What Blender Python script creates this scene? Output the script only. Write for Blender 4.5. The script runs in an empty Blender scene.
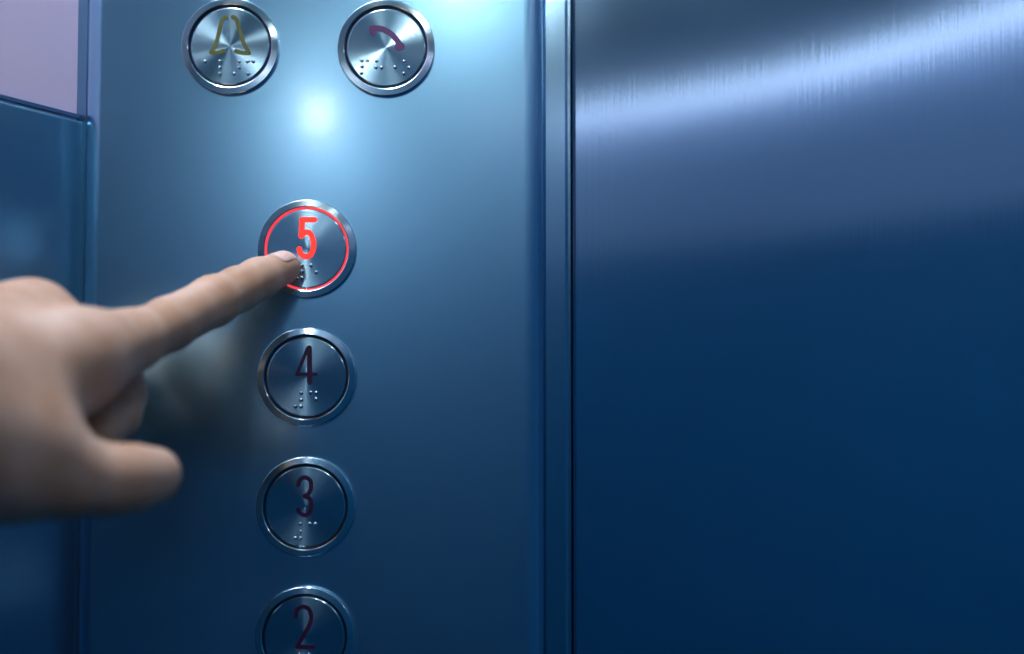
import bpy, math
import numpy as np
from mathutils import Vector, Matrix

SC = bpy.context.scene
COL = SC.collection
PI = math.pi

# ------------------------------------------------------------------ camera
FPX = 1225.0                       # focal length in pixels of a 1024x654 frame
CAM = Vector((0.0, -0.45, 1.60))
PITCH = math.radians(2.7)
cam_d = bpy.data.cameras.new('camera')
cam = bpy.data.objects.new('camera', cam_d)
COL.objects.link(cam)
cam.location = CAM
cam.rotation_euler = (PI / 2 + PITCH, 0, 0)
cam_d.sensor_width = 36.0
cam_d.lens = FPX / 1024 * 36.0
cam_d.clip_start = 0.02
cam_d.dof.use_dof = True
cam_d.dof.focus_distance = 0.449
cam_d.dof.aperture_fstop = 3.7
SC.camera = cam


def ray(u, v):
    x = (u - 512) / FPX
    z = (327 - v) / FPX
    c, s = math.cos(PITCH), math.sin(PITCH)
    return Vector((x, c - z * s, s + z * c))


def P(u, v, y=0.0):
    """world point seen at pixel (u, v) standing at world depth y"""
    d = ray(u, v)
    t = (y - CAM.y) / d.y
    return CAM + d * t


# ------------------------------------------------------------------ materials
def mat(name, color, metallic=0.0, rough=0.5, **kw):
    m = bpy.data.materials.new(name)
    m.use_nodes = True
    b = m.node_tree.nodes['Principled BSDF']
    b.inputs['Base Color'].default_value = (*color, 1)
    b.inputs['Metallic'].default_value = metallic
    b.inputs['Roughness'].default_value = rough
    for k, v in kw.items():
        b.inputs[k.replace('_', ' ')].default_value = v
    return m


def nodes(m):
    nt = m.node_tree
    return nt, nt.nodes, nt.links, nt.nodes['Principled BSDF']


def noise_chain(m, coord, scale3, scale, detail=4):
    nt, N, L, b = nodes(m)
    tc = N.new('ShaderNodeTexCoord')
    mp = N.new('ShaderNodeMapping')
    mp.inputs['Scale'].default_value = scale3
    nz = N.new('ShaderNodeTexNoise')
    nz.inputs['Scale'].default_value = scale
    nz.inputs['Detail'].default_value = detail
    L.new(tc.outputs[coord], mp.inputs['Vector'])
    L.new(mp.outputs['Vector'], nz.inputs['Vector'])
    return nz


def add_bump(m, nz, strength, dist):
    nt, N, L, b = nodes(m)
    bp = N.new('ShaderNodeBump')
    bp.inputs['Strength'].default_value = strength
    bp.inputs['Distance'].default_value = dist
    L.new(nz.outputs['Fac'], bp.inputs['Height'])
    L.new(bp.outputs['Normal'], b.inputs['Normal'])


def rough_var(m, nz, lo, hi):
    nt, N, L, b = nodes(m)
    mr = N.new('ShaderNodeMapRange')
    mr.inputs['From Min'].default_value = 0.3
    mr.inputs['From Max'].default_value = 0.7
    mr.inputs['To Min'].default_value = lo
    mr.inputs['To Max'].default_value = hi
    L.new(nz.outputs['Fac'], mr.inputs['Value'])
    L.new(mr.outputs['Result'], b.inputs['Roughness'])


STEEL = (0.29, 0.57, 0.78)
m_panel = mat('satin_steel', STEEL, 1.0, 0.25, Coat_Weight=1.0, Coat_Roughness=0.11)

m_door = mat('brushed_steel', (0.42, 0.60, 0.79), 1.0, 0.08)
nzd = noise_chain(m_door, 'Object', (900, 900, 25), 1.0, 3)
add_bump(m_door, nzd, 0.13, 0.0002)
rough_var(m_door, noise_chain(m_door, 'Object', (6, 6, 6), 1.0), 0.085, 0.11)

m_jamb = mat('jamb_steel', (0.38, 0.60, 0.76), 1.0, 0.15)
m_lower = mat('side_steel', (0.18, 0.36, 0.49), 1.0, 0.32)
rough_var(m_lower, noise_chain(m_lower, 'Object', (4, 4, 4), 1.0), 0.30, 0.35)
m_mauve = mat('lilac_wall_panel', (0.62, 0.50, 0.70), 0.0, 0.35)
m_wall_glow = mat('pale_blue_wall_glow', (0.27, 0.40, 0.58), 0.0, 0.5)  # paler than the rear wall, imitates the strip's glow on it
m_gap = mat('dark_recess', (0.02, 0.08, 0.2), 0.0, 0.6)
m_wall = mat('blue_wall', (0.003, 0.15, 0.31), 0.0, 0.6)
rough_var(m_wall, noise_chain(m_wall, 'Object', (3, 3, 3), 1.0), 0.55, 0.65)
m_floor = mat('blue_floor', (0.001, 0.08, 0.18), 0.0, 0.6)
m_ceil = mat('teal_ceiling', (0.52, 0.86, 0.88), 0.0, 0.6)


def turned(name, color, rough, aniso, rot=0.0):
    """lathe-turned metal: anisotropic about the button's axis"""
    m = mat(name, color, 1.0, rough)
    nt, N, L, b = nodes(m)
    b.inputs['Anisotropic'].default_value = aniso
    b.inputs['Anisotropic Rotation'].default_value = rot
    t = N.new('ShaderNodeTangent')
    t.direction_type = 'RADIAL'
    t.axis = 'Z'
    L.new(t.outputs['Tangent'], b.inputs['Tangent'])
    return m


m_cap = turned('turned_steel_cap', (0.40, 0.60, 0.72), 0.20, 0.95, 0.25)
m_bezel = turned('turned_steel_bezel', (0.70, 0.84, 0.92), 0.14, 0.90, 0.25)
m_ringdark = mat('dark_translucent_ring', (0.004, 0.012, 0.04), 0.0, 0.3)
m_sym = mat('dark_plum_plastic', (0.045, 0.006, 0.05), 0.0, 0.35)
m_phone = mat('plum_plastic', (0.10, 0.03, 0.13), 0.0, 0.35)
m_bell = mat('olive_plastic', (0.10, 0.12, 0.035), 0.0, 0.35)
m_dot = mat('braille_steel', (0.55, 0.66, 0.75), 1.0, 0.18)
m_red = mat('red_lit_plastic', (0.9, 0.02, 0.02), 0.0, 0.4)
_b = m_red.node_tree.nodes['Principled BSDF']
_b.inputs['Emission Color'].default_value = (1.0, 0.035, 0.02, 1)
_b.inputs['Emission Strength'].default_value = 1.1
m_redring = mat('red_lit_ring', (0.9, 0.03, 0.04), 0.0, 0.4)
_b = m_redring.node_tree.nodes['Principled BSDF']
_b.inputs['Emission Color'].default_value = (0.92, 0.06, 0.08, 1)
_b.inputs['Emission Strength'].default_value = 0.8


def emis(name, color, s):
    m = mat(name, (0.8, 0.8, 0.8), 0, 0.5)
    b = m.node_tree.nodes['Principled BSDF']
    b.inputs['Emission Color'].default_value = (*color, 1)
    b.inputs['Emission Strength'].default_value = s
    return m


m_lamp = emis('lamp_glass', (0.92, 0.97, 1.0), 50.0)
m_hand_fill = emis('hand_fill_glass', (0.92, 0.97, 1.0), 62.0)  # stronger emission for the fill light added over the hand
m_strip = emis('strip_diffuser', (0.88, 0.84, 1.0), 1.65)
m_trim = mat('lamp_trim', (0.7, 0.75, 0.8), 1.0, 0.3)


# ------------------------------------------------------------------ mesh helpers
def link_mesh(name, verts, faces, m, parent=None, smooth=False, loc=None):
    me = bpy.data.meshes.new(name)
    me.from_pydata([tuple(v) for v in verts], [], faces)
    me.update()
    if smooth:
        me.polygons.foreach_set('use_smooth', [True] * len(me.polygons))
    me.materials.append(m)
    o = bpy.data.objects.new(name, me)
    COL.objects.link(o)
    if parent is not None:
        o.parent = parent
    if loc is not None:
        o.location = loc
    return o


def tag(o, label=None, cat=None, group=None, kind=None):
    if label: o['label'] = label
    if cat: o['category'] = cat
    if group: o['group'] = group
    if kind: o['kind'] = kind
    return o


def autosmooth(o, deg=30):
    o.data.polygons.foreach_set('use_smooth', [True] * len(o.data.polygons))
    me = o.data
    me.update()
    import bmesh
    bm = bmesh.new(); bm.from_mesh(me)
    for e in bm.edges:
        if len(e.link_faces) == 2 and e.calc_face_angle(0) > math.radians(deg):
            e.smooth = False
    bm.to_mesh(me); bm.free()


def lathe(name, prof, m, parent, seg=128, closed=False, loc=None):
    """profile [(r, z)] about local z; r=0 makes a pole"""
    V, F = [], []
    rings = []
    for r, z in prof:
        if r < 1e-9:
            rings.append([len(V)]); V.append((0, 0, z))
        else:
            rings.append(list(range(len(V), len(V) + seg)))
            V += [(r * math.cos(2 * PI * k / seg), r * math.sin(2 * PI * k / seg), z) for k in range(seg)]
    pairs = list(zip(rings[:-1], rings[1:]))
    if closed: pairs.append((rings[-1], rings[0]))
    for a, b in pairs:
        for k in range(seg):
            k2 = (k + 1) % seg
            if len(a) == 1 and len(b) == 1: continue
            if len(a) == 1: F.append((a[0], b[k], b[k2]))
            elif len(b) == 1: F.append((a[k], b[0], a[k2]))
            else: F.append((a[k], b[k], b[k2], a[k2]))
    o = link_mesh(name, V, F, m, parent, loc=loc)
    import bmesh
    bm = bmesh.new(); bm.from_mesh(o.data)
    bmesh.ops.recalc_face_normals(bm, faces=bm.faces)
    bm.to_mesh(o.data); bm.free()
    autosmooth(o, 14)
    return o


def extrude_z(name, poly, z0, z1, m, kind='structure', closed=True, smooth=False):
    """plan polygon [(x, y)] pulled up from z0 to z1 as a solid"""
    import bmesh
    n = len(poly)
    V = [(x, y, z0) for x, y in poly] + [(x, y, z1) for x, y in poly]
    F = [(i, (i + 1) % n, n + (i + 1) % n, n + i) for i in range(n)]
    F += [tuple(range(n))[::-1], tuple(range(n, 2 * n))]
    o = link_mesh(name, V, F, m)
    bm = bmesh.new(); bm.from_mesh(o.data)
    bmesh.ops.recalc_face_normals(bm, faces=bm.faces)
    bm.to_mesh(o.data); bm.free()
    if smooth: autosmooth(o, 30)
    if kind: o['kind'] = kind
    return o


def thick(line, t):
    """polyline offset to its left by t, closed into a polygon"""
    out = []
    for i, p in enumerate(line):
        a = Vector(line[max(i - 1, 0)]); b = Vector(line[min(i + 1, len(line) - 1)])
        d = (b - a).normalized()
        out.append((p[0] - d.y * t, p[1] + d.x * t))
    return list(line) + out[::-1]


def stroke(name, lines, w, z0, z1, m, parent, loc=None):
    """ribbon strokes with round ends lying on the local xy plane, z0..z1"""
    V, F = [], []
    for ln, li in enumerate(lines):
        z1 += 0.00002 * (ln > 0)
        pts, ww = li if isinstance(li, tuple) else (li, w)
        pts = [Vector(p) for p in pts]
        # Catmull-Rom resample
        if len(pts) > 2:
            q = [pts[0]] + pts + [pts[-1]]
            res = []
            for i in range(1, len(q) - 2):
                for s in range(8):
                    t = s / 8
                    p0, p1, p2, p3 = q[i - 1:i + 3]
                    res.append(0.5 * ((2 * p1) + (p2 - p0) * t + (2 * p0 - 5 * p1 + 4 * p2 - p3) * t * t + (3 * p1 - p0 - 3 * p2 + p3) * t ** 3))
            res.append(pts[-1]); pts = res
        h = ww / 2
        L_, R_ = [], []
        n = len(pts)
        for i, p in enumerate(pts):
            d = (pts[min(i + 1, n - 1)] - pts[max(i - 1, 0)]).normalized()
            nn = Vector((-d.y, d.x))
            L_.append(p + nn * h); R_.append(p - nn * h)
        d0 = (pts[1] - pts[0]).normalized(); d1 = (pts[-1] - pts[-2]).normalized()
        a0 = math.atan2(d0.y, d0.x); a1 = math.atan2(d1.y, d1.x)
        outline = list(L_)
        outline += [pts[-1] + h * Vector((math.cos(a1 + PI / 2 - PI * k / 8), math.sin(a1 + PI / 2 - PI * k / 8))) for k in range(1, 8)]
        outline += R_[::-1]
        outline += [pts[0] + h * Vector((math.cos(a0 - PI / 2 - PI * k / 8), math.sin(a0 - PI / 2 - PI * k / 8))) for k in range(1, 8)]
        b = len(V); k = len(outline)
        V += [(p.x, p.y, z1) for p in outline] + [(p.x, p.y, z0) for p in outline]
        # top: quads across the ribbon + end fans
        for i in range(n - 1):
            F.append((b + i, b + 2 * n + 6 - i, b + 2 * n + 5 - i, b + i + 1))
        e = list(range(b + n - 1, b + n + 8)); F.append(tuple(e[::-1]))
        e = list(range(b + 2 * n + 6, b + 2 * n + 14)) + [b]; F.append(tuple(e[::-1]))
        for i in range(k):
            j = (i + 1) % k
            F.append((b + i, b + j, b + k + j, b + k + i))
    o = link_mesh(name, V, F, m, parent, loc=loc)
    import bmesh
    bm = bmesh.new(); bm.from_mesh(o.data)
    bmesh.ops.recalc_face_normals(bm, faces=bm.faces)
    up = [f for f in bm.faces if abs(f.normal.z) > .5 and f.normal.z < 0]
    if up: bmesh.ops.reverse_faces(bm, faces=up)
    bm.to_mesh(o.data); bm.free()
    return o


# ------------------------------------------------------------------ the setting
CEIL = CAM.z + 0.50
ZB, ZT = 0.0, CEIL

xl = P(80, 330, 0).x - 0.001          # left edge of the control column
xr = P(540, 330, 0).x + 0.0015        # right edge
R = 0.0075


def column_plan(x0, x1, r, back):
    pts = [(x0, back)]
    for k in range(0, 11):
        a = PI + (PI / 2) * k / 10
        pts.append((x0 + r + r * math.cos(a), r + r * math.sin(a)))
    for k in range(0, 11):
        a = 1.5 * PI + (PI / 2) * k / 10
        pts.append((x1 - r + r * math.cos(a), r + r * math.sin(a)))
    pts.append((x1, back))
    return pts


col = extrude_z('control_panel', column_plan(xl, xr, R, 0.05), 0.95, CEIL - 0.001, m_panel, kind=None, smooth=True)
tag(col, 'tall satin steel control panel with rounded vertical edges, carrying the round lift buttons', 'control panel')
colb = extrude_z('trim_1', column_plan(xl, xr, R, 0.05), 0.0, 0.949, m_panel, smooth=True)

# jamb strip right of the control panel, then the door leaf
jx0 = P(543, 330, 0.012).x
jx1 = P(568.5, 330, 0.012).x
extrude_z('trim_2', [(jx0 + .0004, .0128), (jx0 + .0012, .012), (jx1 - .0012, .012), (jx1 - .0002, .0128), (jx1, .0145), (jx1, .05), (jx0, .05), (jx0, .0145)], 0, CEIL - .001, m_jamb)
dx0 = P(571, 330, 0.016).x
extrude_z('door_1', [(dx0, .018), (dx0 + .0008, .0163), (dx0 + .002, .016), (0.80, .016), (0.80, .05), (dx0, .05)], 0.002, CEIL - .001, m_door)

# left side wall: lilac upper panel, steel lower panel
c0 = Vector((P(84, 330, 0.012).x, 0.012))
wd = Vector((-0.447, -0.894)).normalized()
wn = Vector((wd.y, -wd.x)) * -1      # towards the room (right/+x)
if wn.x < 0: wn = -wn
e0 = c0 + wd * 1.95
# height of the joint so it passes pixel (80,124)
zj = P(78, 123.5, 0.010).z
th = 0.02


def wall_slab(a, b, off, t):
    a = Vector(a) + wn * off; b = Vector(b) + wn * off
    return [tuple(a), tuple(b), tuple(b - wn * t), tuple(a - wn * t)]


extrude_z('wall_left', wall_slab(c0, e0, 0.0, th), 0.0, CEIL - .001, m_mauve)
import bmesh
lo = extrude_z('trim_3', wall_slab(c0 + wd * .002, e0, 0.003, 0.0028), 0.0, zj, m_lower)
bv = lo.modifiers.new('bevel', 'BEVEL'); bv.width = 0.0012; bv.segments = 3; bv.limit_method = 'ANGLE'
extrude_z('trim_4', wall_slab(c0 + wd * .002, e0, 0.0016, 0.0015), zj + .0012, zj + .0026, m_gap)

extrude_z('shadow_gap_strip', wall_slab(c0 + wd * .0005, c0 + wd * .0055, 0.0048, 0.0047), 0.0, CEIL - .001, m_lower)  # dark strip standing in for the shadow gap beside the control panel
# front wall behind everything, closes the gaps
extrude_z('wall_front', [(-0.45, .051), (0.90, .051), (0.90, .10), (-0.45, .10)], 0, CEIL, m_gap)

# rear wall with rounded corner, right wall
LP = [(0.02, -1.80), (0.11, -1.73), (0.28, -1.595), (0.44, -1.44), (0.55, -1.285), (0.65, -1.11), (0.71, -0.96), (0.75, -0.80), (0.765, -0.55), (0.77, -0.25)]
rear = [(-0.90, -1.86), (-0.40, -1.90), (-0.10, -1.88)]
off = []
for i, p in enumerate(LP):
    a = Vector(LP[max(i - 1, 0)]); b = Vector(LP[min(i + 1, len(LP) - 1)])
    d = (b - a).normalized()
    off.append((p[0] + d.y * .05, p[1] - d.x * .05))
wl = rear + off + [(0.82, 0.0505)]
extrude_z('wall_back', thick(wl, -0.05), 0, CEIL, m_wall, smooth=True)
extrude_z('wall_glow_band', thick(wl, 0.004), 1.84, CEIL - .0005, m_wall_glow, smooth=True)  # unseen pale band, added to lighten the door's reflection below the strip
extrude_z('trim_6', [(jx1 - .004, .0190), (dx0 + .004, .0190), (dx0 + .004, .0505), (jx1 - .004, .0505)], 0, CEIL - .001, m_jamb)
extrude_z('floor', [(-1.1, -2.1), (1.0, -2.1), (1.0, .12), (-1.1, .12)], -0.05, 0.0, m_floor)
extrude_z('ceiling', [(-1.1, -2.1), (1.0, -2.1), (1.0, .12), (-1.1, .12)], CEIL, CEIL + 0.05, m_ceil)

# ceiling cove strip
st = extrude_z('strip_light', thick(LP, -0.028), CEIL - 0.022, CEIL - 0.0005, m_strip, kind=None)
tag(st, 'long curved strip light along the top of the rear wall, mirrored in the door', 'strip light')


def downlight(x, y, label, s=1.0, lm=m_lamp):
    t = bpy.data.objects.new('ceiling_light', None); COL.objects.link(t)
    t.location = (x, y, CEIL); t.rotation_euler = (PI, 0, 0)
    tag(t, label, 'ceiling light', 'round ceiling lights')
    r = 0.038 * s
    lathe('light_trim', [(r, 0.0005), (r + .012, 0.0005), (r + .012, .003), (r + .002, .006), (r, .006)], m_trim, t, 48, closed=True)
    lathe('light_diffuser', [(r - .0005, 0.0005)] + [(r * .99 * math.cos(a), .004 + r * .8 * math.sin(a)) for a in [PI / 2 * k / 10 for k in range(10)]] + [(0, .004 + r * .8)], lm, t, 48)
    return t


SPOT = P(320, 118, 0); dd = SPOT - CAM
tt = (CEIL - .02 - CAM.z) / dd.z
downlight(dd.x * tt, -(dd.y * tt - .45), 'round ceiling light whose glare shows between the bell and phone buttons', 1.0)
downlight(-0.148, -0.125, 'unseen round fill light added above the reaching hand', 1.5, m_hand_fill)  # added fill, lights the hand and lilac wall from above

downlight(-0.01, -0.92, 'unseen round fill light added to brighten the top of the control panel', 0.95)  # added fill, its reflection lifts the panel's upper right
downlight(0.19, -0.66, 'unseen round fill light added to brighten the top of the sliding door', 0.8)  # added fill, its reflection above frame lifts the door's upper part

# ------------------------------------------------------------------ buttons
K = 0.45 / FPX     # metres per pixel on the control panel


def button(u, v, label, sym_name, sym_lines, sw, sym_mat, dots, lit=False):
    r = bpy.data.objects.new('lift_button', None); COL.objects.link(r)
    p = P(u, v, 0)
    r.location = (p.x, 0, p.z)
    r.rotation_euler = (PI / 2, 0, 0)
    tag(r, label, 'button', 'round lift buttons')
    Ro, Ri, Rc = 49.0 * K, 42.0 * K, 40.0 * K
    lathe('bezel', [(Ro - .0002, -.0004), (Ro, .0001), (Ro, .0021), (Ro - .0002, .0023), (Ri + .0003, .0025), (Ri, .0023), (Ri, -.0004)], m_bezel, r, 160, closed=True)
    lathe('light_ring', [(Ri - .00003, .0001), (Ri - .00003, .0016), (Ri - .0003, .0018), (Rc + .0003, .0018), (Rc + .00004, .0016), (Rc + .00004, .0001)], m_redring if lit else m_ringdark, r, 128, closed=True)
    c = lathe('cap', [(0, .0020), (Rc * .5, .0020), (Rc - .0006, .0020), (Rc - .0002, .0018), (Rc, .0014), (Rc, .0001), (0, .0001)], m_cap, r, 128)
    stroke(sym_name, sym_lines, sw, .0017, .00208, sym_mat, c)
    for x, y in dots:
        rr = .00075
        lathe('braille_dot', [(rr, .0)] + [(rr * math.cos(a), .85 * rr * math.sin(a)) for a in [PI / 2 * k / 5 for k in range(1, 5)]] + [(0, .85 * rr)], m_dot, c, 16, loc=(x, y, .00195))
    return r


def Z(cx, cy, s, pts):
    """zoomed photo coordinates to local metres"""
    return [((x - cx) / s * K, -(y - cy) / s * K) for x, y in pts]


# bell
z = lambda pts: Z(400, 306, 6.54, pts)
button(231.2, 47.4, 'steel lift button with a bell symbol, at the top left of the panel', 'bell_symbol',
       [z([(376, 116), (358, 122), (344, 145), (330, 200), (312, 280), (280, 340)]),
        z([(417, 113), (434, 122), (448, 145), (465, 210), (490, 285), (525, 355)]),
        z([(276, 350), (318, 350), (358, 340)]), z([(440, 342), (480, 352), (522, 356)])],
       27 / 6.54 * K, m_bell,
       z([(237, 410), (335, 410), (335, 452), (335, 492), (428, 492), (460, 410), (460, 452), (517, 410), (555, 410), (520, 492)]))
# telephone
z = lambda pts: Z(402, 318, 6.54, pts)
button(386.6, 49.0, 'steel lift button with a telephone handset symbol, right of the bell button', 'telephone_symbol',
       [(z([(318, 188), (380, 196), (440, 232), (478, 275), (500, 312)]), 38 / 6.54 * K),
        (z([(312, 196), (316, 212)]), 50 / 6.54 * K), (z([(484, 316), (500, 310)]), 52 / 6.54 * K)],
       30 / 6.54 * K, m_phone,
       z([(245, 405), (280, 405), (245, 445), (240, 488), (340, 408), (337, 450), (372, 452), (462, 450), (522, 410), (553, 452), (520, 492)]))
# 5
z = lambda pts: Z(368, 320, 5.446, pts)
button(307.6, 249.2, 'lift button 5 lit red, touched by the pointing finger', 'numeral',
       [z([(340, 162), (410, 162)]), z([(343, 165), (338, 252)]),
        z([(338, 252), (358, 232), (385, 236), (403, 275), (404, 320), (388, 355), (362, 364), (338, 350), (328, 322)])],
       29 / 5.446 * K, m_red,
       z([(343, 412), (343, 445), (343, 480), (315, 480), (392, 412), (420, 450)]), lit=True)
# 4
z = lambda pts: Z(370, 340, 5.94, pts)
button(307.3, 377.0, 'unlit lift button 4, directly below the red lit button', 'numeral',
       [(z([(386, 168), (390, 372)]), 30 / 5.94 * K), z([(376, 172), (316, 320)]), z([(314, 324), (424, 324)])],
       20 / 5.94 * K, m_sym,
       z([(340, 435), (340, 475), (340, 515), (307, 515), (395, 433), (427, 433), (427, 470)]))
# 3
z = lambda pts: Z(363.5, 335, 5.94, pts)
button(306.3, 506.2, 'unlit lift button 3, between buttons 4 and 2', 'numeral',
       [z([(320, 208), (332, 175), (362, 163), (392, 185), (396, 225), (382, 258), (358, 272)]),
        z([(358, 272), (388, 288), (398, 325), (388, 368), (358, 384), (330, 368), (322, 350)])],
       25 / 5.94 * K, m_sym,
       z([(335, 435), (335, 480), (335, 518), (305, 518), (390, 435), (423, 435)]))
# 2
z = lambda pts: Z(501, 505, 8.275, pts)
button(305.5, 636.0, 'unlit lift button 2, cut by the bottom edge of the picture', 'numeral',
       [z([(428, 338), (438, 285), (490, 258), (538, 285), (556, 345), (540, 410), (500, 480), (462, 545), (446, 580)]), z([(440, 584), (572, 584)])],
       34 / 8.275 * K, m_sym,
       z([(461, 644), (461, 700), (461, 755), (418, 755), (538, 644), (538, 700)]))

# ------------------------------------------------------------------ hand
m_skin = mat('skin', (0.7, 0.5, 0.4), 0.0, 0.45)
nt, N, L, b = nodes(m_skin)
b.inputs['Subsurface Weight'].default_value = 0.25
b.inputs['Subsurface Radius'].default_value = (0.006, 0.002, 0.001)
b.inputs['Subsurface Scale'].default_value = 1.0
b.inputs['Specular IOR Level'].default_value = 0.4
nzs = noise_chain(m_skin, 'Object', (1, 1, 1), 60, 3)
cr = N.new('ShaderNodeValToRGB')
cr.color_ramp.elements[0].position = .35; cr.color_ramp.elements[0].color = (0.44, 0.235, 0.145, 1)
cr.color_ramp.elements[1].position = .7; cr.color_ramp.elements[1].color = (0.56, 0.345, 0.26, 1)
L.new(nzs.outputs['Fac'], cr.inputs['Fac']); L.new(cr.outputs['Color'], b.inputs['Base Color'])
nzb = noise_chain(m_skin, 'Object', (1, 1, 1), 900, 4)
add_bump(m_skin, nzb, 0.25, 0.0003)
m_nail = mat('nail', (0.66, 0.42, 0.37), 0.0, 0.33)


def J(u, v, y, r_mm):
    p = P(u, v, y)
    return (np.array(p[:], dtype=np.float64), r_mm / 1000.0)


def cone(p, A, B):
    a, ra = A; bb, rb = B
    ba = bb - a
    t = np.clip(((p - a) @ ba) / (ba @ ba), 0, 1)
    q = p - a - t[:, None] * ba
    return np.sqrt((q * q).sum(1)) - (ra + (rb - ra) * t)


def smin(a, b, k):
    h = np.maximum(k - np.abs(a - b), 0) / k
    return np.minimum(a, b) - h * h * k * 0.25


def chain(p, js, k=0.003):
    d = cone(p, js[0], js[1])
    for i in range(1, len(js) - 1):
        d = smin(d, cone(p, js[i], js[i + 1]), k)
    return d


TIP = J(283, 268.0, -.0088, 6.0)
INDEX = [J(80, 357, -.098, 10.2), J(132, 340.5, -.078, 9.2), J(168, 324.5, -.058, 8.4), J(213, 301, -.040, 8.3), J(238, 289.5, -.028, 7.5), J(258, 279, -.019, 7.1), TIP]
MIDDLE = [J(34, 322, -.082, 12.0), J(88, 352, -.068, 9.0), J(114, 374, -.064, 8.2), J(120, 395, -.062, 7.8), J(115, 415, -.068, 7.4), J(96, 432, -.083, 6.6)]
RING = [J(0, 330, -.070, 11.8), J(60, 366, -.042, 8.6), J(82, 385, -.030, 8.3), J(90, 420, -.040, 7.2), J(66, 440, -.062, 6.4)]
PINKY = [J(-35, 358, -.064, 10.0), J(20, 390, -.038, 7.6), J(42, 408, -.028, 7.2), J(48, 436, -.038, 6.2), J(30, 452, -.055, 5.6)]
THUMB = [J(-60, 450, -.150, 15.0), J(22, 464, -.130, 12.6), J(66, 476, -.122, 10.6), J(104, 479.5, -.112, 9.6), J(130, 478, -.105, 9.1), J(152, 475.5, -.099, 8.2)]
W1 = np.array([-.178, -.180, P(-60, 395, -.15).z - .004])
W2 = W1 + np.array([-.090, -.23, -.085])
PALM = [(J(80, 357, -.098, 10.0), J(-90, 380, -.155, 14)),
        (J(34, 322, -.082, 12.0), J(-110, 365, -.145, 14)),
        (J(0, 330, -.070, 11.8), J(-110, 385, -.140, 14)),
        (J(-35, 358, -.064, 10.0), J(-110, 410, -.135, 14)),
        (J(50, 380, -.104, 10.5), J(4, 440, -.130, 12.0)),
        (J(-5, 400, -.100, 15.0), J(-80, 415, -.140, 18)),
        (J(10, 455, -.132, 14.0), J(-120, 430, -.165, 17)),
        (J(-110, 385, -.150, 16), (W1, .022)),
        (J(-120, 430, -.160, 16), (W1 + np.array([0, 0, -.008]), .022)),
        ((W1, .0225), (W1 + np.array([-.03, -.07, -.025]), .025)),
        ((W1 + np.array([.004, .0, -.010]), .020), (W1 + np.array([-.03, -.07, -.03]), .025)),
        ((W1 + np.array([-.03, -.07, -.025]), .025), (W2, .036))]


def sdf(p):
    d = cone(p, *PALM[0])
    for a in PALM[1:]:
        d = smin(d, cone(p, *a), 0.016)
    f = chain(p, INDEX)
    # knuckle swelling and dorsal creases at the middle joint of the index
    d = smin(d, f, 0.014)
    d = smin(d, chain(p, MIDDLE), 0.004)
    g = chain(p, RING)
    g = smin(g, chain(p, PINKY), 0.001)
    d = smin(d, g, 0.003)
    d = smin(d, chain(p, THUMB), 0.009)
    ax = INDEX[5][0] - INDEX[3][0]; ax /= np.linalg.norm(ax)
    dor = np.array([0, -.35, 1.0]); dor -= ax * (dor @ ax); dor /= np.linalg.norm(dor)
    for c, amp, sp in ((INDEX[3][0], .00028, .0024), (INDEX[5][0], .00018, .0018)):
        q = p - c
        s = q @ ax
        w = np.exp(-(s / (1.9 * sp)) ** 2) * np.clip((q @ dor) / .007, 0, 1) ** 2 * np.exp(-np.maximum(0, np.linalg.norm(q, axis=1) - .012) / .002)
        d = d + 0.7 * amp * w * (1 + np.cos(2 * PI * s / sp))
    return d


def grad(p, h=2e-4):
    g = np.empty_like(p)
    for i in range(3):
        e = np.zeros(3); e[i] = h
        g[:, i] = (sdf(p + e) - sdf(p - e)) / (2 * h)
    return g


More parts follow.
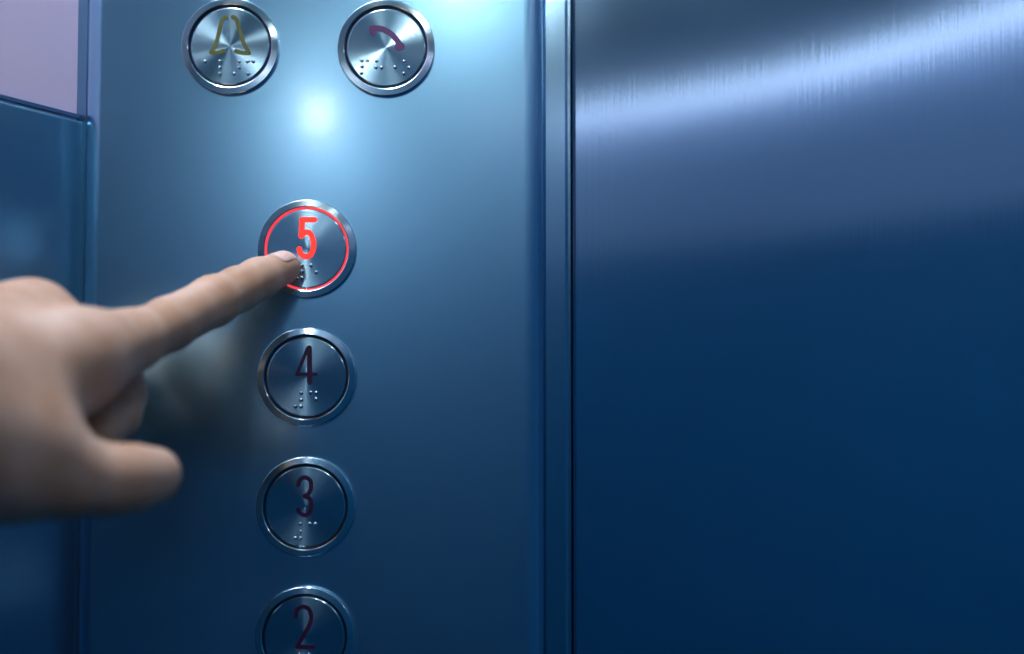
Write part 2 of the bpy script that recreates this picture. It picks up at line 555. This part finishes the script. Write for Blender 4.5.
def surface_nets(lo, hi, h):
    n = np.ceil((hi - lo) / h).astype(int) + 1
    B = 8
    nb = (n + B - 1) // B
    n = nb * B + 1
    F = np.full(n, 1.0)
    # coarse pass
    cx = [lo[i] + (np.arange(nb[i]) + .5) * B * h for i in range(3)]
    G = np.stack(np.meshgrid(*cx, indexing='ij'), -1).reshape(-1, 3)
    fc = sdf(G).reshape(nb)
    lim = B * h * 0.5 * 1.7321 * 1.3 + .004
    for i, j, k in np.argwhere(np.abs(fc) >= lim):
        F[i * B:i * B + B + 1, j * B:j * B + B + 1, k * B:k * B + B + 1] = np.sign(fc[i, j, k])
    near = np.argwhere(np.abs(fc) < lim)
    loc = np.stack(np.meshgrid(*[np.arange(B + 1)] * 3, indexing='ij'), -1).reshape(-1, 3)
    for s in range(0, len(near), 400):
        nn = near[s:s + 400]
        idx = (nn[:, None, :] * B + loc[None]).reshape(-1, 3)
        F[idx[:, 0], idx[:, 1], idx[:, 2]] = sdf(lo + idx * h)
    S = F < 0
    c = [S[a:S.shape[0] - 1 + a, bq:S.shape[1] - 1 + bq, cq:S.shape[2] - 1 + cq] for a in (0, 1) for bq in (0, 1) for cq in (0, 1)]
    cnt = sum(x.astype(int) for x in c)
    act = (cnt > 0) & (cnt < 8)
    ids = -np.ones(act.shape, int)
    cells = np.argwhere(act)
    ids[tuple(cells.T)] = np.arange(len(cells))
    V = lo + (cells + .5) * h
    faces = []
    for axis in range(3):
        sl0 = [slice(1, -1)] * 3; sl1 = [slice(1, -1)] * 3
        sl0[axis] = slice(0, -1); sl1[axis] = slice(1, None)
        A = S[tuple(sl0)]; Bq = S[tuple(sl1)]
        e = np.argwhere(A != Bq)
        base = e.copy()
        for o in range(3):
            if o != axis: base[:, o] += 1
        o1, o2 = [(1, 2), (2, 0), (0, 1)][axis]
        def off_(d1, d2):
            q = base.copy(); q[:, o1] -= d1; q[:, o2] -= d2
            return ids[q[:, 0], q[:, 1], q[:, 2]]
        quad = np.stack([off_(1, 1), off_(0, 1), off_(0, 0), off_(1, 0)], 1)
        flip = ~A[tuple(e.T)]
        quad[flip] = quad[flip][:, ::-1]
        faces.append(quad)
    return V, np.concatenate(faces)


pts = np.array([j[0] for ch in (INDEX, MIDDLE, RING, PINKY, THUMB) for j in ch] + [W1, W2])
V, Fq = surface_nets(pts.min(0) - .045, pts.max(0) + .045, 0.0013)
# relax and project on to the skin surface
E = np.concatenate([Fq[:, [0, 1]], Fq[:, [1, 2]], Fq[:, [2, 3]], Fq[:, [3, 0]]])
for it in range(5):
    acc = np.zeros_like(V); cntv = np.zeros(len(V))
    np.add.at(acc, E[:, 0], V[E[:, 1]]); np.add.at(cntv, E[:, 0], 1)
    if it < 4: V = V * .4 + .6 * acc / np.maximum(cntv, 1)[:, None]
    g = grad(V); f = sdf(V)
    V = V - g * (f / np.maximum((g * g).sum(1), .2))[:, None]
base_pt = W1.copy()
hand = link_mesh('hand', V - base_pt, [tuple(int(i) for i in q) for q in Fq], m_skin, smooth=True, loc=base_pt)
tag(hand, 'bare hand reaching in from the left, index finger pressing the red lit button, thumb below', 'hand')

# index fingernail laid on the back of the fingertip
tipc = TIP[0]
ax = tipc - INDEX[5][0]; ax /= np.linalg.norm(ax)
dor = np.array([-.15, -.85, .72]); dor -= ax * (dor @ ax); dor /= np.linalg.norm(dor)
sid = np.cross(ax, dor)
nv, nf = [], []
NS, NA = 14, 13
for i in range(NS):
    s = -0.0045 + 0.0098 * i / (NS - 1)
    wid = 46 * (1 - .16 * max(0, (i / (NS - 1) - .6) / .4) ** 2 - .25 * max(0, (.25 - i / (NS - 1)) / .25) ** 2)
    for k in range(NA):
        a = math.radians(wid * (2 * k / (NA - 1) - 1))
        d = dor * math.cos(a) + sid * math.sin(a)
        o = tipc + ax * min(s, .0035)
        dirv = d if s < .0035 else d + ax * (s - .0035) / .006
        dirv = dirv / np.linalg.norm(dirv)
        t = .001
        for _ in range(30):
            t -= sdf((o + dirv * t)[None])[0] * .9
        edge = 1 - max(abs(2 * k / (NA - 1) - 1) ** 4, (abs(2 * i / (NS - 1) - 1)) ** 6)
        nv.append(o + dirv * (t - .00016 + .00034 * edge) - base_pt)
for i in range(NS - 1):
    for k in range(NA - 1):
        a0 = i * NA + k
        nf.append((a0, a0 + 1, a0 + NA + 1, a0 + NA))
nail = link_mesh('fingernail', nv, nf, m_nail, hand, smooth=True)
sol = nail.modifiers.new('thickness', 'SOLIDIFY'); sol.thickness = .0003; sol.offset = 0

# ------------------------------------------------------------------ world and view
w = bpy.data.worlds.new('world'); SC.world = w; w.use_nodes = True
w.node_tree.nodes['Background'].inputs['Color'].default_value = (0.01, 0.05, 0.12, 1)
w.node_tree.nodes['Background'].inputs['Strength'].default_value = 0.3
SC.view_settings.view_transform = 'Standard'
SC.view_settings.look = 'None'
SC.view_settings.gamma = 1
SC.view_settings.use_curve_mapping = False
SC.view_settings.exposure = 0.26
